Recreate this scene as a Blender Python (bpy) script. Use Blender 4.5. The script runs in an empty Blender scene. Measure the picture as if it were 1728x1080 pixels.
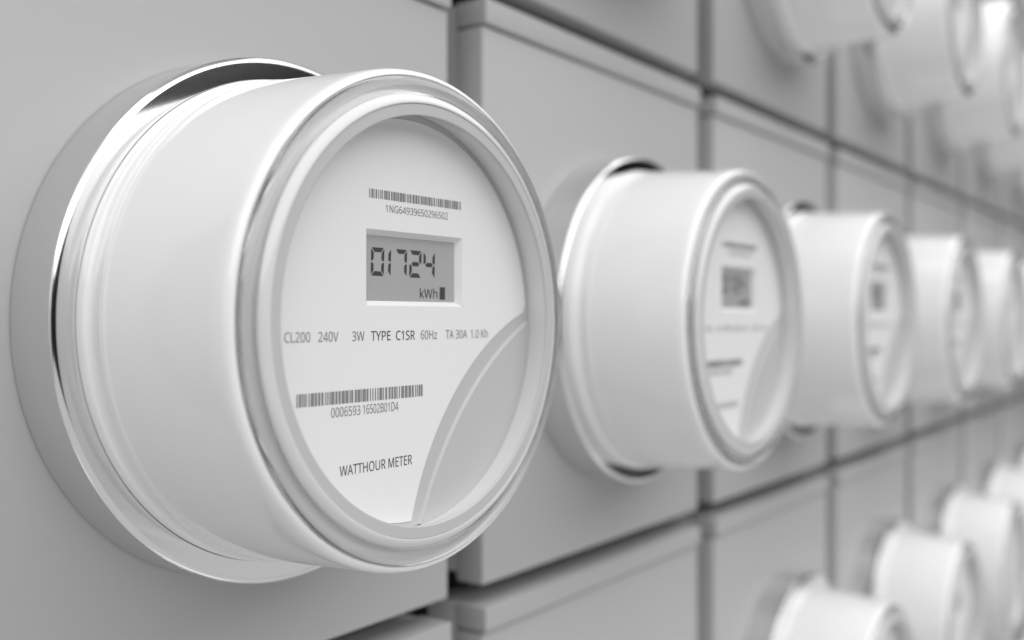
import bpy, bmesh, math, random
from mathutils import Vector, Matrix
from mathutils.geometry import tessellate_polygon

# ------------------------------------------------------------------ set-up
S = 0.3                     # one panel pitch in metres; all lengths below are in pitches
CAM_Z = 1.5                 # camera height (m)
WALL_Y = 1.10735            # distance camera -> panel fronts (pitches)
C = bpy.context.collection
scene = bpy.context.scene

def P(x, y, z):             # pitches, y measured from the panel fronts into the wall
    return Vector((x * S, (WALL_Y + y) * S, CAM_Z + z * S))

# ---- camera
cd = bpy.data.cameras.new('camera')
cam = bpy.data.objects.new('camera', cd)
C.objects.link(cam)
ANG = math.atan((2085.42 - 864) / 1727.07)      # optical axis against the wall
cam.location = (0, 0, CAM_Z)
cam.rotation_euler = (math.radians(90), 0, ANG - math.radians(90))
cd.sensor_width = 36.0
cd.lens = 36.0 * 1727.07 / 1728
cd.shift_y = -2.8 / 1728
cd.clip_start = 0.01
cd.clip_end = 100
cd.dof.use_dof = True
cd.dof.focus_distance = 1.215 * S
cd.dof.aperture_fstop = 4.9
scene.camera = cam

# ---- world: an unlit studio
w = bpy.data.worlds.new('World')
scene.world = w
w.use_nodes = True
bg = w.node_tree.nodes['Background']
bg.inputs[0].default_value = (1, 1, 1, 1)
bg.inputs[1].default_value = 0.012

# ---- two big studio soft boxes, one over and one under the line of sight
def softbox(name, loc, sx, sy, rot, radiance):
    ld = bpy.data.lights.new(name, 'AREA')
    ld.shape = 'RECTANGLE'
    ld.size, ld.size_y = sx, sy
    ld.energy = radiance * math.pi * sx * sy
    o = bpy.data.objects.new(name, ld)
    o.location = loc
    o.rotation_euler = rot
    C.objects.link(o)
    return o
softbox('softbox', (-1.0, -2.4, CAM_Z + 1.7), 9.4, 6.0, (0, 0, 0), 2.2)
softbox('softbox', (1.0, -2.6, CAM_Z - 1.45), 13.0, 6.4, (math.radians(180), 0, 0), 0.60)

scene.view_settings.view_transform = 'Standard'
scene.view_settings.look = 'None'
scene.view_settings.exposure = 0
scene.view_settings.gamma = 1
scene.render.engine = 'CYCLES'
scene.cycles.max_bounces = 14
scene.cycles.transmission_bounces = 12
scene.cycles.glossy_bounces = 8
scene.cycles.diffuse_bounces = 5
scene.cycles.caustics_refractive = True
scene.cycles.caustics_reflective = True
scene.cycles.blur_glossy = 0.5
scene.cycles.use_denoising = True

# ------------------------------------------------------------------ materials
def mat(name, col, rough, metal=0.0, spec=0.5, bump=0.0, bscale=400, var=0.0, vscale=6):
    m = bpy.data.materials.new(name)
    m.use_nodes = True
    nt = m.node_tree
    b = nt.nodes['Principled BSDF']
    b.inputs['Base Color'].default_value = (col, col, col, 1)
    b.inputs['Roughness'].default_value = rough
    b.inputs['Metallic'].default_value = metal
    b.inputs['Specular IOR Level'].default_value = spec
    tc = nt.nodes.new('ShaderNodeTexCoord')
    if var:
        n = nt.nodes.new('ShaderNodeTexNoise')
        n.inputs['Scale'].default_value = vscale
        n.inputs['Detail'].default_value = 4
        nt.links.new(tc.outputs['Object'], n.inputs['Vector'])
        r = nt.nodes.new('ShaderNodeMapRange')
        r.inputs['To Min'].default_value = rough - var
        r.inputs['To Max'].default_value = rough + var
        nt.links.new(n.outputs['Fac'], r.inputs['Value'])
        nt.links.new(r.outputs['Result'], b.inputs['Roughness'])
    if bump:
        n = nt.nodes.new('ShaderNodeTexNoise')
        n.inputs['Scale'].default_value = bscale
        n.inputs['Detail'].default_value = 2
        nt.links.new(tc.outputs['Object'], n.inputs['Vector'])
        bp = nt.nodes.new('ShaderNodeBump')
        bp.inputs['Strength'].default_value = bump
        bp.inputs['Distance'].default_value = 0.0002
        nt.links.new(n.outputs['Fac'], bp.inputs['Height'])
        nt.links.new(bp.outputs['Normal'], b.inputs['Normal'])
    return m

M_PANEL = mat('painted_steel', 0.485, 0.5, spec=0.3, bump=0.02, bscale=900, var=0.06)
M_WALL = mat('backing_wall', 0.12, 0.8)
M_CHROME = mat('polished_steel', 0.78, 0.12, metal=1.0)
M_HOUS = mat('white_plastic', 0.88, 0.4, spec=0.3)
hb = M_HOUS.node_tree.nodes['Principled BSDF']
hb.inputs['Coat Weight'].default_value = 1.0
hb.inputs['Coat Roughness'].default_value = 0.06
M_RING = M_HOUS.copy()
M_RING.name = 'ring_plastic'
M_RING.node_tree.nodes['Principled BSDF'].inputs['Base Color'].default_value = (.68, .68, .68, 1)
M_GLASS = bpy.data.materials.new('clear_glass')
M_GLASS.use_nodes = True
gb = M_GLASS.node_tree.nodes['Principled BSDF']
gb.inputs['Base Color'].default_value = (1, 1, 1, 1)
gb.inputs['Roughness'].default_value = 0.0
gb.inputs['IOR'].default_value = 1.45
gb.inputs['Transmission Weight'].default_value = 1.0
M_FACE = mat('grey_plastic', 0.51, 0.45, spec=0.3)
M_LABEL = mat('label_white', 0.79, 0.45, spec=0.2)
M_LCD = mat('display_grey', 0.40, 0.3, spec=0.3)
M_SEG = mat('segment_black', 0.065, 0.4, spec=0.2)
M_INK = mat('print_ink', 0.10, 0.6, spec=0.1)
M_INKG = mat('print_ink_grey', 0.24, 0.6, spec=0.1)
# ------------------------------------------------------------------ helpers
def link(name, me, m, parent=None):
    o = bpy.data.objects.new(name, me)
    if m and not me.materials:
        me.materials.append(m)
    C.objects.link(o)
    if parent:
        o.parent = parent
    return o

def thing(name, label, cat, loc, group=None):
    o = bpy.data.objects.new(name, None)
    o.empty_display_size = 0.02
    C.objects.link(o)
    o.location = loc
    o['label'] = label
    o['category'] = cat
    if group:
        o['group'] = group
    return o

def chaikin(pts, n=2, keep=()):
    for _ in range(n):
        out = [pts[0]]
        for a, b in zip(pts, pts[1:]):
            out.append((a[0] * .75 + b[0] * .25, a[1] * .75 + b[1] * .25))
            out.append((a[0] * .25 + b[0] * .75, a[1] * .25 + b[1] * .75))
        out.append(pts[-1])
        pts = out
    return pts

def lathe(name, prof, m, parent=None, seg=160, closed=False, sharp=None):
    """prof: (radius, distance out of the wall); turned about the meter's axis (local -Y)."""
    me = bpy.data.meshes.new(name)
    bm = bmesh.new()
    rings = []
    for r, wd in prof:
        if r < 1e-6:
            rings.append([bm.verts.new((0, -wd * S, 0))])
        else:
            rings.append([bm.verts.new((r * S * math.cos(2 * math.pi * k / seg), -wd * S,
                                        r * S * math.sin(2 * math.pi * k / seg))) for k in range(seg)])
    pairs = list(zip(rings, rings[1:]))
    if closed:
        pairs.append((rings[-1], rings[0]))
    for a, b in pairs:
        for k in range(seg):
            k2 = (k + 1) % seg
            if len(a) == 1 and len(b) == 1:
                break
            if len(a) == 1:
                bm.faces.new((a[0], b[k2], b[k]))
            elif len(b) == 1:
                bm.faces.new((a[k], a[k2], b[0]))
            else:
                bm.faces.new((a[k], a[k2], b[k2], b[k]))
    bmesh.ops.recalc_face_normals(bm, faces=bm.faces)
    for f in bm.faces:
        f.smooth = True
    bm.to_mesh(me)
    bm.free()
    if sharp:
        me.set_sharp_from_angle(angle=math.radians(sharp))
    return link(name, me, m, parent)

def plate(name, outer, holes, wf, wb, m, parent=None, slope=0.0, nslope=0):
    """flat sheet facing out of the wall, front at wf, back at wb (pitches); outer/holes: lists of (x, z)."""
    me = bpy.data.meshes.new(name)
    bm = bmesh.new()
    loops = [outer] + list(holes)
    tri = tessellate_polygon([[Vector((x, z, 0)) for x, z in lp] for lp in loops])
    flat = [p for lp in loops for p in lp]
    vf = [bm.verts.new((x * S, -wf * S, z * S)) for x, z in flat]
    for t in tri:
        try:
            bm.faces.new([vf[i] for i in t])
        except ValueError:
            pass
    if wb is not None:
        i0 = 0
        for li, lp in enumerate(loops):
            n = len(lp)
            cx, cz = sum(q[0] for q in lp) / n, sum(q[1] for q in lp) / n
            bp = []
            for k, (x, z) in enumerate(lp):
                if li == 0 and k < nslope:          # this stretch of the edge is a ramp
                    px, pz = lp[max(k - 1, 0)], lp[min(k + 1, nslope - 1)]
                    tx, tz = pz[0] - px[0], pz[1] - px[1]
                    L = math.hypot(tx, tz)
                    nx, nz = tz / L, -tx / L
                    if nx * (x - cx) + nz * (z - cz) < 0:
                        nx, nz = -nx, -nz
                    x, z = x + nx * slope, z + nz * slope
                bp.append((x, z))
            vb = [bm.verts.new((x * S, -wb * S, z * S)) for x, z in bp]
            if li == 0 or wb is not None:
                for k in range(n):
                    bm.faces.new((vf[i0 + k], vf[i0 + (k + 1) % n], vb[(k + 1) % n], vb[k]))
            i0 += n
    bmesh.ops.recalc_face_normals(bm, faces=bm.faces)
    # front must look out of the wall (-Y)
    ff = [f for f in bm.faces if abs(f.normal.y) > .99]
    if ff and ff[0].normal.y > 0:
        bmesh.ops.reverse_faces(bm, faces=bm.faces)
    bm.to_mesh(me)
    bm.free()
    return link(name, me, m, parent)

def box(name, x0, x1, y0, y1, z0, z1, m, parent=None, bev=0.0015):
    me = bpy.data.meshes.new(name)
    bm = bmesh.new()
    bmesh.ops.create_cube(bm, size=1)
    for v in bm.verts:
        v.co = Vector((((x0 + x1) / 2 + v.co.x * (x1 - x0)) * S, ((y0 + y1) / 2 + v.co.y * (y1 - y0)) * S,
                       ((z0 + z1) / 2 + v.co.z * (z1 - z0)) * S))
    if bev:
        bmesh.ops.bevel(bm, geom=list(bm.edges), offset=bev * S, segments=3, profile=0.5, affect='EDGES')
    for f in bm.faces:
        f.smooth = True
    bm.to_mesh(me)
    bm.free()
    me.set_sharp_from_angle(angle=math.radians(35))
    return link(name, me, m, parent)

# face coordinates: fractions measured on the dial -> pitches from the meter's axis
K = 0.2589
def fx(u): return (u + 0.2) * K
def fz(v): return v * K

def text_mesh(s, x0, x1, z0, z1, wd, bold=0.0):
    """lettering filled into the box x0..x1, z0..z1 (z0 = base line, z1 = cap height)."""
    cu = bpy.data.curves.new('lettering', 'FONT')
    cu.body = s
    cu.size = 1.0
    if FONT:
        cu.font = FONT
    cu.offset = bold
    cu.resolution_u = 3
    o = bpy.data.objects.new('lettering', cu)
    C.objects.link(o)
    dg = bpy.context.evaluated_depsgraph_get()
    me = bpy.data.meshes.new_from_object(o.evaluated_get(dg))
    bpy.data.objects.remove(o)
    xs = [v.co.x for v in me.vertices]
    a, b = min(xs), max(xs)
    ref = bpy.data.curves.new('ref', 'FONT')
    ref.body = 'H'
    if FONT:
        ref.font = FONT
    ro = bpy.data.objects.new('ref', ref)
    C.objects.link(ro)
    dg = bpy.context.evaluated_depsgraph_get()
    rm = bpy.data.meshes.new_from_object(ro.evaluated_get(dg))
    cap = max(v.co.y for v in rm.vertices)
    bpy.data.objects.remove(ro)
    bpy.data.meshes.remove(rm)
    for v in me.vertices:
        x = x0 + (v.co.x - a) / (b - a) * (x1 - x0)
        z = z0 + v.co.y / cap * (z1 - z0)
        v.co = (x * S, -wd * S, z * S)
    me.materials.clear()
    return me

import os
try:
    FONT = bpy.data.fonts.load(os.path.join(bpy.utils.system_resource('DATAFILES'), 'fonts', 'NotoSansMath-Regular.woff2'))
except Exception:
    FONT = None

def join_text(items, wd):
    """several words of one printed line -> one mesh"""
    bm = bmesh.new()
    for s, x0, x1, z0, z1, bold in items:
        me = text_mesh(s, x0, x1, z0, z1, wd, bold)
        bm.from_mesh(me)
        bpy.data.meshes.remove(me)
    me = bpy.data.meshes.new('print')
    for f in bm.faces:
        if f.normal.y > 0:
            f.normal_flip()
    bm.to_mesh(me)
    bm.free()
    return me

def rects_mesh(rects, wd):
    me = bpy.data.meshes.new('bars')
    bm = bmesh.new()
    for pts in rects:
        vs = [bm.verts.new((x * S, -wd * S, z * S)) for x, z in pts]
        f = bm.faces.new(vs)
        f.normal_update()
        if f.normal.y > 0:
            f.normal_flip()
    bm.to_mesh(me)
    bm.free()
    return me

# ------------------------------------------------------------------ the wall behind the boxes
back = box('backing_wall', -1.8, 14.2, 0.30, 0.36, -3.4, 3.4, M_WALL, bev=0)
back.location = P(0, 0, 0) - Vector((0, 0, 0))
back['kind'] = 'structure'

# ------------------------------------------------------------------ meter boxes
ROW = 1.098
X_LEFT = 1.3738 + 0.1002 - 1.0      # left edge of the box of column 1
WID = 0.8998
X_METER = 0.9483                    # axis of the meter of column 1
Z_METER = -0.003

ORD = ['first', 'second', 'third', 'fourth', 'fifth', 'sixth', 'seventh', 'eighth', 'ninth', 'tenth', 'eleventh']
RN = {0: 'middle row', 1: 'upper row', -1: 'lower row', 2: 'topmost row', -2: 'bottom row'}

def make_box():
    t = thing('meter_box', '', 'meter box', (0, 0, 0), 'meter boxes covering the wall')
    box('front_cover', 0, WID, 0, 0.060, -0.481, 0.5275, M_PANEL, t, 0.002)
    box('lid', -0.0008, WID + .0008, -0.0085, 0.060, 0.5325, 0.577, M_PANEL, t, 0.002)
    box('back_box', 0.0015, WID - .0015, 0.0605, 0.130, -0.465, 0.574, M_PANEL, t, 0.001)
    return t

def copy_tree(o, parent=None, skip=()):
    c = o.copy()
    C.objects.link(c)
    c.parent = parent
    for ch in list(o.children):
        if ch.name.split('.')[0] in skip:
            continue
        copy_tree(ch, c, skip)
    return c

# ------------------------------------------------------------------ the meter
def make_meter():
    t = thing('electric_meter', '', 'meter', (0, 0, 0), 'round electric meters plugged into the boxes')
    # polished steel collar: a drum with a chamfered lip and a flat bright front
    col = [(0.3415, 0.0), (0.3415, 0.0014), (0.3452, 0.0022), (0.3456, 0.0028), (0.3453, 0.030), (0.3450, 0.0755), (0.34495, 0.0764), (0.3448, 0.0769), (0.3445, 0.0772)]
    rho = 0.0092                                    # rounded lip
    for k in range(0, 13):
        al = math.radians(55 - 46 * k / 12)
        col.append((0.3368 + rho * math.sin(al), 0.0721 + rho * math.cos(al)))
    e = col[-1]
    col += [(e[0] - .0003, e[1]), (e[0] - .0005, e[1] - .0003), (e[0] - .0006, 0.0804), (e[0] - .0012, 0.0804), (0.3365, 0.0804), (0.3180, 0.0804),
            (0.3160, 0.0804), (0.3154, 0.0798), (0.3152, 0.02)]
    lathe('collar', col, M_CHROME, t, seg=192, sharp=32)
    # white body: a slightly tapering drum with a beaded foot and a rounded front shoulder
    h = [(0.3100, 0.050)] + chaikin([(0.3150, 0.0800), (0.3153, 0.0870), (0.3144, 0.0930), (0.3112, 0.0955),
                    (0.3088, 0.1020), (0.3092, 0.1100), (0.3112, 0.1150)], 3)
    h += chaikin([(0.3112, 0.1170), (0.3110, 0.1240), (0.3098, 0.1262), (0.3094, 0.1330)], 3)
    h += [(0.3030, 0.240), (0.3016, 0.2680)] + chaikin([(0.3014, 0.2740), (0.3010, 0.2870), (0.3004, 0.2985), (0.2994, 0.3055), (0.2972, 0.3102), (0.2940, 0.3124), (0.2918, 0.3127)], 3)
    h += [(0.2915, 0.3125), (0.2913, 0.3118), (0.2912, 0.3064), (0.2900, 0.3060), (0.2720, 0.3060), (0.2704, 0.3062), (0.2700, 0.3070)]
    lathe('body', h, M_HOUS, t, seg=192, sharp=50)
    # white ring round the dial: a drum with a slope facing outwards and a crest
    g = [(0.2702, 0.3000), (0.2702, 0.3140)] + chaikin([(0.2702, 0.3170), (0.2692, 0.3196), (0.2665, 0.3225), (0.2625, 0.3250), (0.2590, 0.3260), (0.2573, 0.3257)], 3) + [(0.2571, 0.3150)]
    lathe('front_ring', g, M_RING, t, seg=192, sharp=50)
    # grey rim of the dial recess: flat face and lip; inside it the wall of the recess
    lathe('dial_rim', [(0.2571, 0.3100), (0.2571, 0.3246), (0.2568, 0.3249), (0.2450, 0.3249)] + chaikin([(0.2444, 0.3249), (0.2434, 0.3246), (0.2432, 0.3236)], 2)
          + [(0.2434, 0.3210)], M_FACE, t, seg=192, sharp=30)
    lathe('recess_wall', [(0.2433, 0.3218), (0.2515, 0.2880), (0.2515, 0.2700)], M_RING, t, seg=192, sharp=30)
    # clear glass ring: a thick rounded lens forming the shoulder
    g = chaikin([(0.2885, 0.3068), (0.2902, 0.3070), (0.2907, 0.3100), (0.2898, 0.3150), (0.2855, 0.3195), (0.2785, 0.3212), (0.2730, 0.3202), (0.2700, 0.3192)], 3)
    g += [(0.2697, 0.3188), (0.2697, 0.3068), (0.2720, 0.3068), (0.2875, 0.3068)]
    lathe('glass_ring', g, M_GLASS, t, seg=192, closed=True, sharp=50)
    # dial: grey base, white label plate, grey corner cover
    RB, RPL = 0.2512, 0.2434
    circ = lambda r, n=128: [(r * math.cos(2 * math.pi * k / n), r * math.sin(2 * math.pi * k / n)) for k in range(n)]
    X0, X1, Z0, Z1 = fx(-.513), fx(.18), fz(.068), fz(.413)          # display opening on the plate
    hole = [(X0, Z0), (X1, Z0), (X1, Z1), (X0, Z1)]
    WP, WB = 0.2880, 0.2868
    plate('dial_base', circ(RB), [[(X0 - .002, Z0 - .002), (X1 + .002, Z0 - .002), (X1 + .002, Z1 + .002), (X0 - .002, Z1 + .002)]],
          WB, WB - 0.008, M_FACE, t)
    # the curve that cuts the plate (a) and bounds the corner cover (b): arcs about a point low on the right
    def arc(p, q, r, n=40):
        # circle through three points, from p to r
        ax, ay = p; bx, by = q; cx, cy = r
        d = 2 * (ax * (by - cy) + bx * (cy - ay) + cx * (ay - by))
        ux = ((ax**2 + ay**2) * (by - cy) + (bx**2 + by**2) * (cy - ay) + (cx**2 + cy**2) * (ay - by)) / d
        uy = ((ax**2 + ay**2) * (cx - bx) + (bx**2 + by**2) * (ax - cx) + (cx**2 + cy**2) * (bx - ax)) / d
        R = math.hypot(ax - ux, ay - uy)
        t0, t1 = math.atan2(ay - uy, ax - ux), math.atan2(cy - uy, cx - ux)
        while t1 < t0: t1 += 2 * math.pi
        return [(ux + R * math.cos(t0 + (t1 - t0) * k / n), uy + R * math.sin(t0 + (t1 - t0) * k / n)) for k in range(n + 1)]
    pt = lambda a, b: (a * K, b * K)
    A = arc(pt(.918, .045), pt(.38, -.293), pt(-.008, -.94))
    A = [q for q in A if math.hypot(*q) < RPL]
    t0, t1 = math.atan2(A[0][1], A[0][0]), math.atan2(A[-1][1], A[-1][0])
    big = [(RPL * math.cos(t0 + (t1 + 2 * math.pi - t0) * k / 120), RPL * math.sin(t0 + (t1 + 2 * math.pi - t0) * k / 120)) for k in range(1, 120)]
    lab = plate('label_plate', A[::-1] + big, [hole], WP, WB - .0005, M_LABEL, t)
    B = arc(pt(.985, .003), pt(.478, -.343), pt(.043, -1.0))
    RC = 0.2530
    B = [q for q in B if math.hypot(*q) < RC]
    t0, t1 = math.atan2(B[-1][1], B[-1][0]), math.atan2(B[0][1], B[0][0])
    small = [(RC * math.cos(t0 + (t1 - t0) * k / 60), RC * math.sin(t0 + (t1 - t0) * k / 60)) for k in range(1, 60)]
    plate('corner_cover', B + small, [], WP + .0022, WB - .0005, M_FACE, t, slope=0.0035, nslope=len(B))
    # sloping frame round the display
    s, dd = 0.0062, 0.0087
    me = bpy.data.meshes.new('display_frame')
    bm = bmesh.new()
    o_ = [bm.verts.new((x * S, -(WP + .0001) * S, z * S)) for x, z in hole]
    i_ = [bm.verts.new((x * S, -(WP - dd) * S, z * S)) for x, z in
          [(X0 + s, Z0 + s), (X1 - s, Z0 + s), (X1 - s, Z1 - s), (X0 + s, Z1 - s)]]
    for k in range(4):
        bm.faces.new((o_[k], o_[(k + 1) % 4], i_[(k + 1) % 4], i_[k]))
    bmesh.ops.recalc_face_normals(bm, faces=bm.faces)
    if sum(f.normal.y for f in bm.faces) > 0:
        bmesh.ops.reverse_faces(bm, faces=bm.faces)
    bm.to_mesh(me); bm.free()
    link('display_frame', me, M_LABEL, t)
    WD = WP - dd
    scr = plate('display_screen', [(X0 + s - .001, Z0 + s - .001), (X1 - s + .001, Z0 + s - .001), (X1 - s + .001, Z1 - s + .001),
                                   (X0 + s - .001, Z1 - s + .001)], [], WD + .0003, WD - .003, M_LCD, t)
    # seven-segment digits; sx, sz turn measured fractions into screen coordinates
    k2 = K * 1.0107
    sx = lambda u: (u + .2) * k2 + 0.0101
    sz = lambda v: v * k2
    SEG = {'0': 'abcdef', '1': 'bc', '7': 'abc', '2': 'abged', '4': 'fgbc'}
    def digit(ch, xl, xr, zb, zt):
        T = 0.0052; g = 0.0011; sl = 0.035
        W_ = xr - xl; H_ = zt - zb
        def poly(pts):
            return [(xl + x + (z - H_ / 2) * sl, zb + z) for x, z in pts]
        out = []
        h2 = H_ / 2
        tv = T * .86
        for sg in SEG[ch]:
            if sg == 'a': p_ = [(g, H_), (W_ - g, H_), (W_ - T - g * .3, H_ - T), (T + g * .3, H_ - T)]
            elif sg == 'd': p_ = [(g, 0), (W_ - g, 0), (W_ - T - g * .3, T), (T + g * .3, T)]
            elif sg == 'g': p_ = [(T * .55 + g, h2), (T * 1.0 + g, h2 + T * .5), (W_ - T - g, h2 + T * .5), (W_ - T * .55 - g, h2),
                                  (W_ - T - g, h2 - T * .5), (T + g, h2 - T * .5)]
            else:
                right = sg in 'bc'; up = sg in 'bf'
                e0, e1 = (h2 + g, H_ - g) if up else (h2 - g, g)
                d = 1 if up else -1
                pr = [(0, e1), (0, e0 + 0.0 * d), (tv * .55, e0), (tv, e0 + d * T * .45), (tv, e1 - d * T)]
                p_ = [(W_ - x, z) for x, z in pr] if right else pr
            out.append(poly(p_))
        return out
    ext = [('0', 625.5, 647.5), ('1', 638, 659), ('7', 666.5, 686), ('2', 690.5, 710.5), ('4', 714, 733)]
    # measured pixel columns turned into fractions once: u = column -> fraction on the dial
    def frac(u):
        import math as _m
        kx = (u - 864) / 1727.07
        ca, sa = math.cos(ANG), math.sin(ANG)
        y = 0.77690
        return (y * (ca + kx * sa) / (sa - kx * ca) - 0.94831) / 0.24552
    for ch, ul, ur in ext:
        pl = digit(ch, sx(frac(ul)), sx(frac(ur)), sz(.204), sz(.331))
        link('digit', rects_mesh(pl, WD + .0006), M_SEG, scr)
    link('unit_text', join_text([('kWh', sx(-.148), sx(-.018), sz(.109), sz(.152), 0.0)], WD + .0006), M_SEG, scr)
    link('indicator_bar', rects_mesh([[(sx(.0), sz(.103)), (sx(.041), sz(.103)), (sx(.041), sz(.163)), (sx(.0), sz(.163))]], WD + .0006), M_SEG, scr)
    # print on the label plate
    WT = WP + .00035
    def barcode(x0, x1, z0, z1, seed):
        rnd = random.Random(seed)
        x, out = x0, []
        mod = (x1 - x0) / 128
        while x < x1 - mod * 3:
            bw = mod * rnd.choice((1, 1, 1, 2, 2, 3))
            out.append([(x, z0), (min(x + bw, x1), z0), (min(x + bw, x1), z1), (x, z1)])
            x += bw + mod * rnd.choice((.7, .7, 1, 1, 1.6))
        out.append([(x1 - 2 * mod, z0), (x1, z0), (x1, z1), (x1 - 2 * mod, z1)])
        return rects_mesh(out, WT)
    link('barcode', barcode(fx(-.494), fx(.166), fz(.5535), fz(.5935), 3), M_INKG, lab)
    link('barcode', barcode(fx(-.929), fx(-.127), fz(-.358), fz(-.303), 8), M_INKG, lab)
    link('serial_number', join_text([('1NG64939650296502', fx(-.386), fx(.064), fz(.497), fz(.530), 0)], WT), M_INKG, lab)
    link('serial_number', join_text([('0006593', fx(-.731), fx(-.551), fz(-.414), fz(-.373), 0), ('16502B01D4', fx(-.535), fx(-.300), fz(-.414), fz(-.373), 0)], WT), M_INKG, lab)
    b0, b1 = fz(-.088), fz(-.046)
    rate = [('CL200', -.995, -.852), ('240V', -.806, -.687), ('3W', -.603, -.525), ('60Hz', -.140, -.020),
            ('TA 30A', .048, .219), ('1.0 Kh', .250, .392)]
    for s_, a_, b_ in rate:
        link('rating_text', join_text([(s_, fx(a_), fx(b_), b0, b1, 0.0)], WT), M_INKG, lab)
    for s_, a_, b_ in [('TYPE', -.483, -.353), ('C1SR', -.316, -.183)]:
        link('rating_text', join_text([(s_, fx(a_), fx(b_), b0, b1, .002)], WT), M_INK, lab)
    link('title_text', join_text([('WATTHOUR METER', fx(-.680), fx(-.204), fz(-.673), fz(-.629), 0.0)], WT), M_INK, lab)
    return t

proto_box = make_box()
proto_meter = make_meter()

PRINT = ('digit', 'unit_text', 'indicator_bar', 'barcode', 'serial_number', 'rating_text', 'title_text')
cells = [(r, c) for r in (0, 1, -1) for c in range(0, 9)] + [(2, 6), (2, 7), (2, 8), (-2, 6), (-2, 7), (-2, 8)]
WHERE = {1: 'in the row above, over', -1: 'in the row below, under', 2: 'two rows above', -2: 'two rows below'}

def meter_label(r, c):
    if r == 0:
        if c == 0:
            return 'white electric meter left of the sharp foremost one, outside the picture'
        if c == 1:
            return 'large sharp foremost electric meter, white drum in a steel collar, display reading 01724 kWh'
        if c == 2:
            return 'second electric meter from the left, slightly blurred, right beside the large sharp one'
        return 'blurred white drum-shaped electric meter, %s from the left in the middle row' % ORD[c - 1]
    if c == 0:
        return 'white meter %s the one outside the picture on the left' % WHERE[r]
    return 'blurred white meter %s the %s meter of the middle row' % (WHERE[r], ORD[c - 1])

def box_label(r, c):
    if r == 0:
        if c == 0:
            return 'grey steel box left of the foremost meter, outside the picture'
        if c == 1:
            return 'grey steel box with wide flat front carrying the large sharp foremost meter'
        return 'grey steel box carrying the %s meter from the left in the middle row' % ORD[c - 1]
    if c == 0:
        return 'grey steel box %s the one outside the picture on the left' % WHERE[r]
    return 'grey steel box %s the box of the %s middle-row meter' % (WHERE[r], ORD[c - 1])

first = True
for r, c in sorted(cells, key=lambda q: (abs(q[0]), abs(q[1] - 1))):
    if first:
        b, m = proto_box, proto_meter
        first = False
    else:
        b = copy_tree(proto_box)
        full = r == 0 and c <= 4
        m = copy_tree(proto_meter, None, () if full else PRINT)
    b.location = P(X_LEFT + (c - 1), 0, r * ROW)
    m.location = P(X_METER + (c - 1), 0, Z_METER + r * ROW)
    b['label'] = box_label(r, c)
    m['label'] = meter_label(r, c)
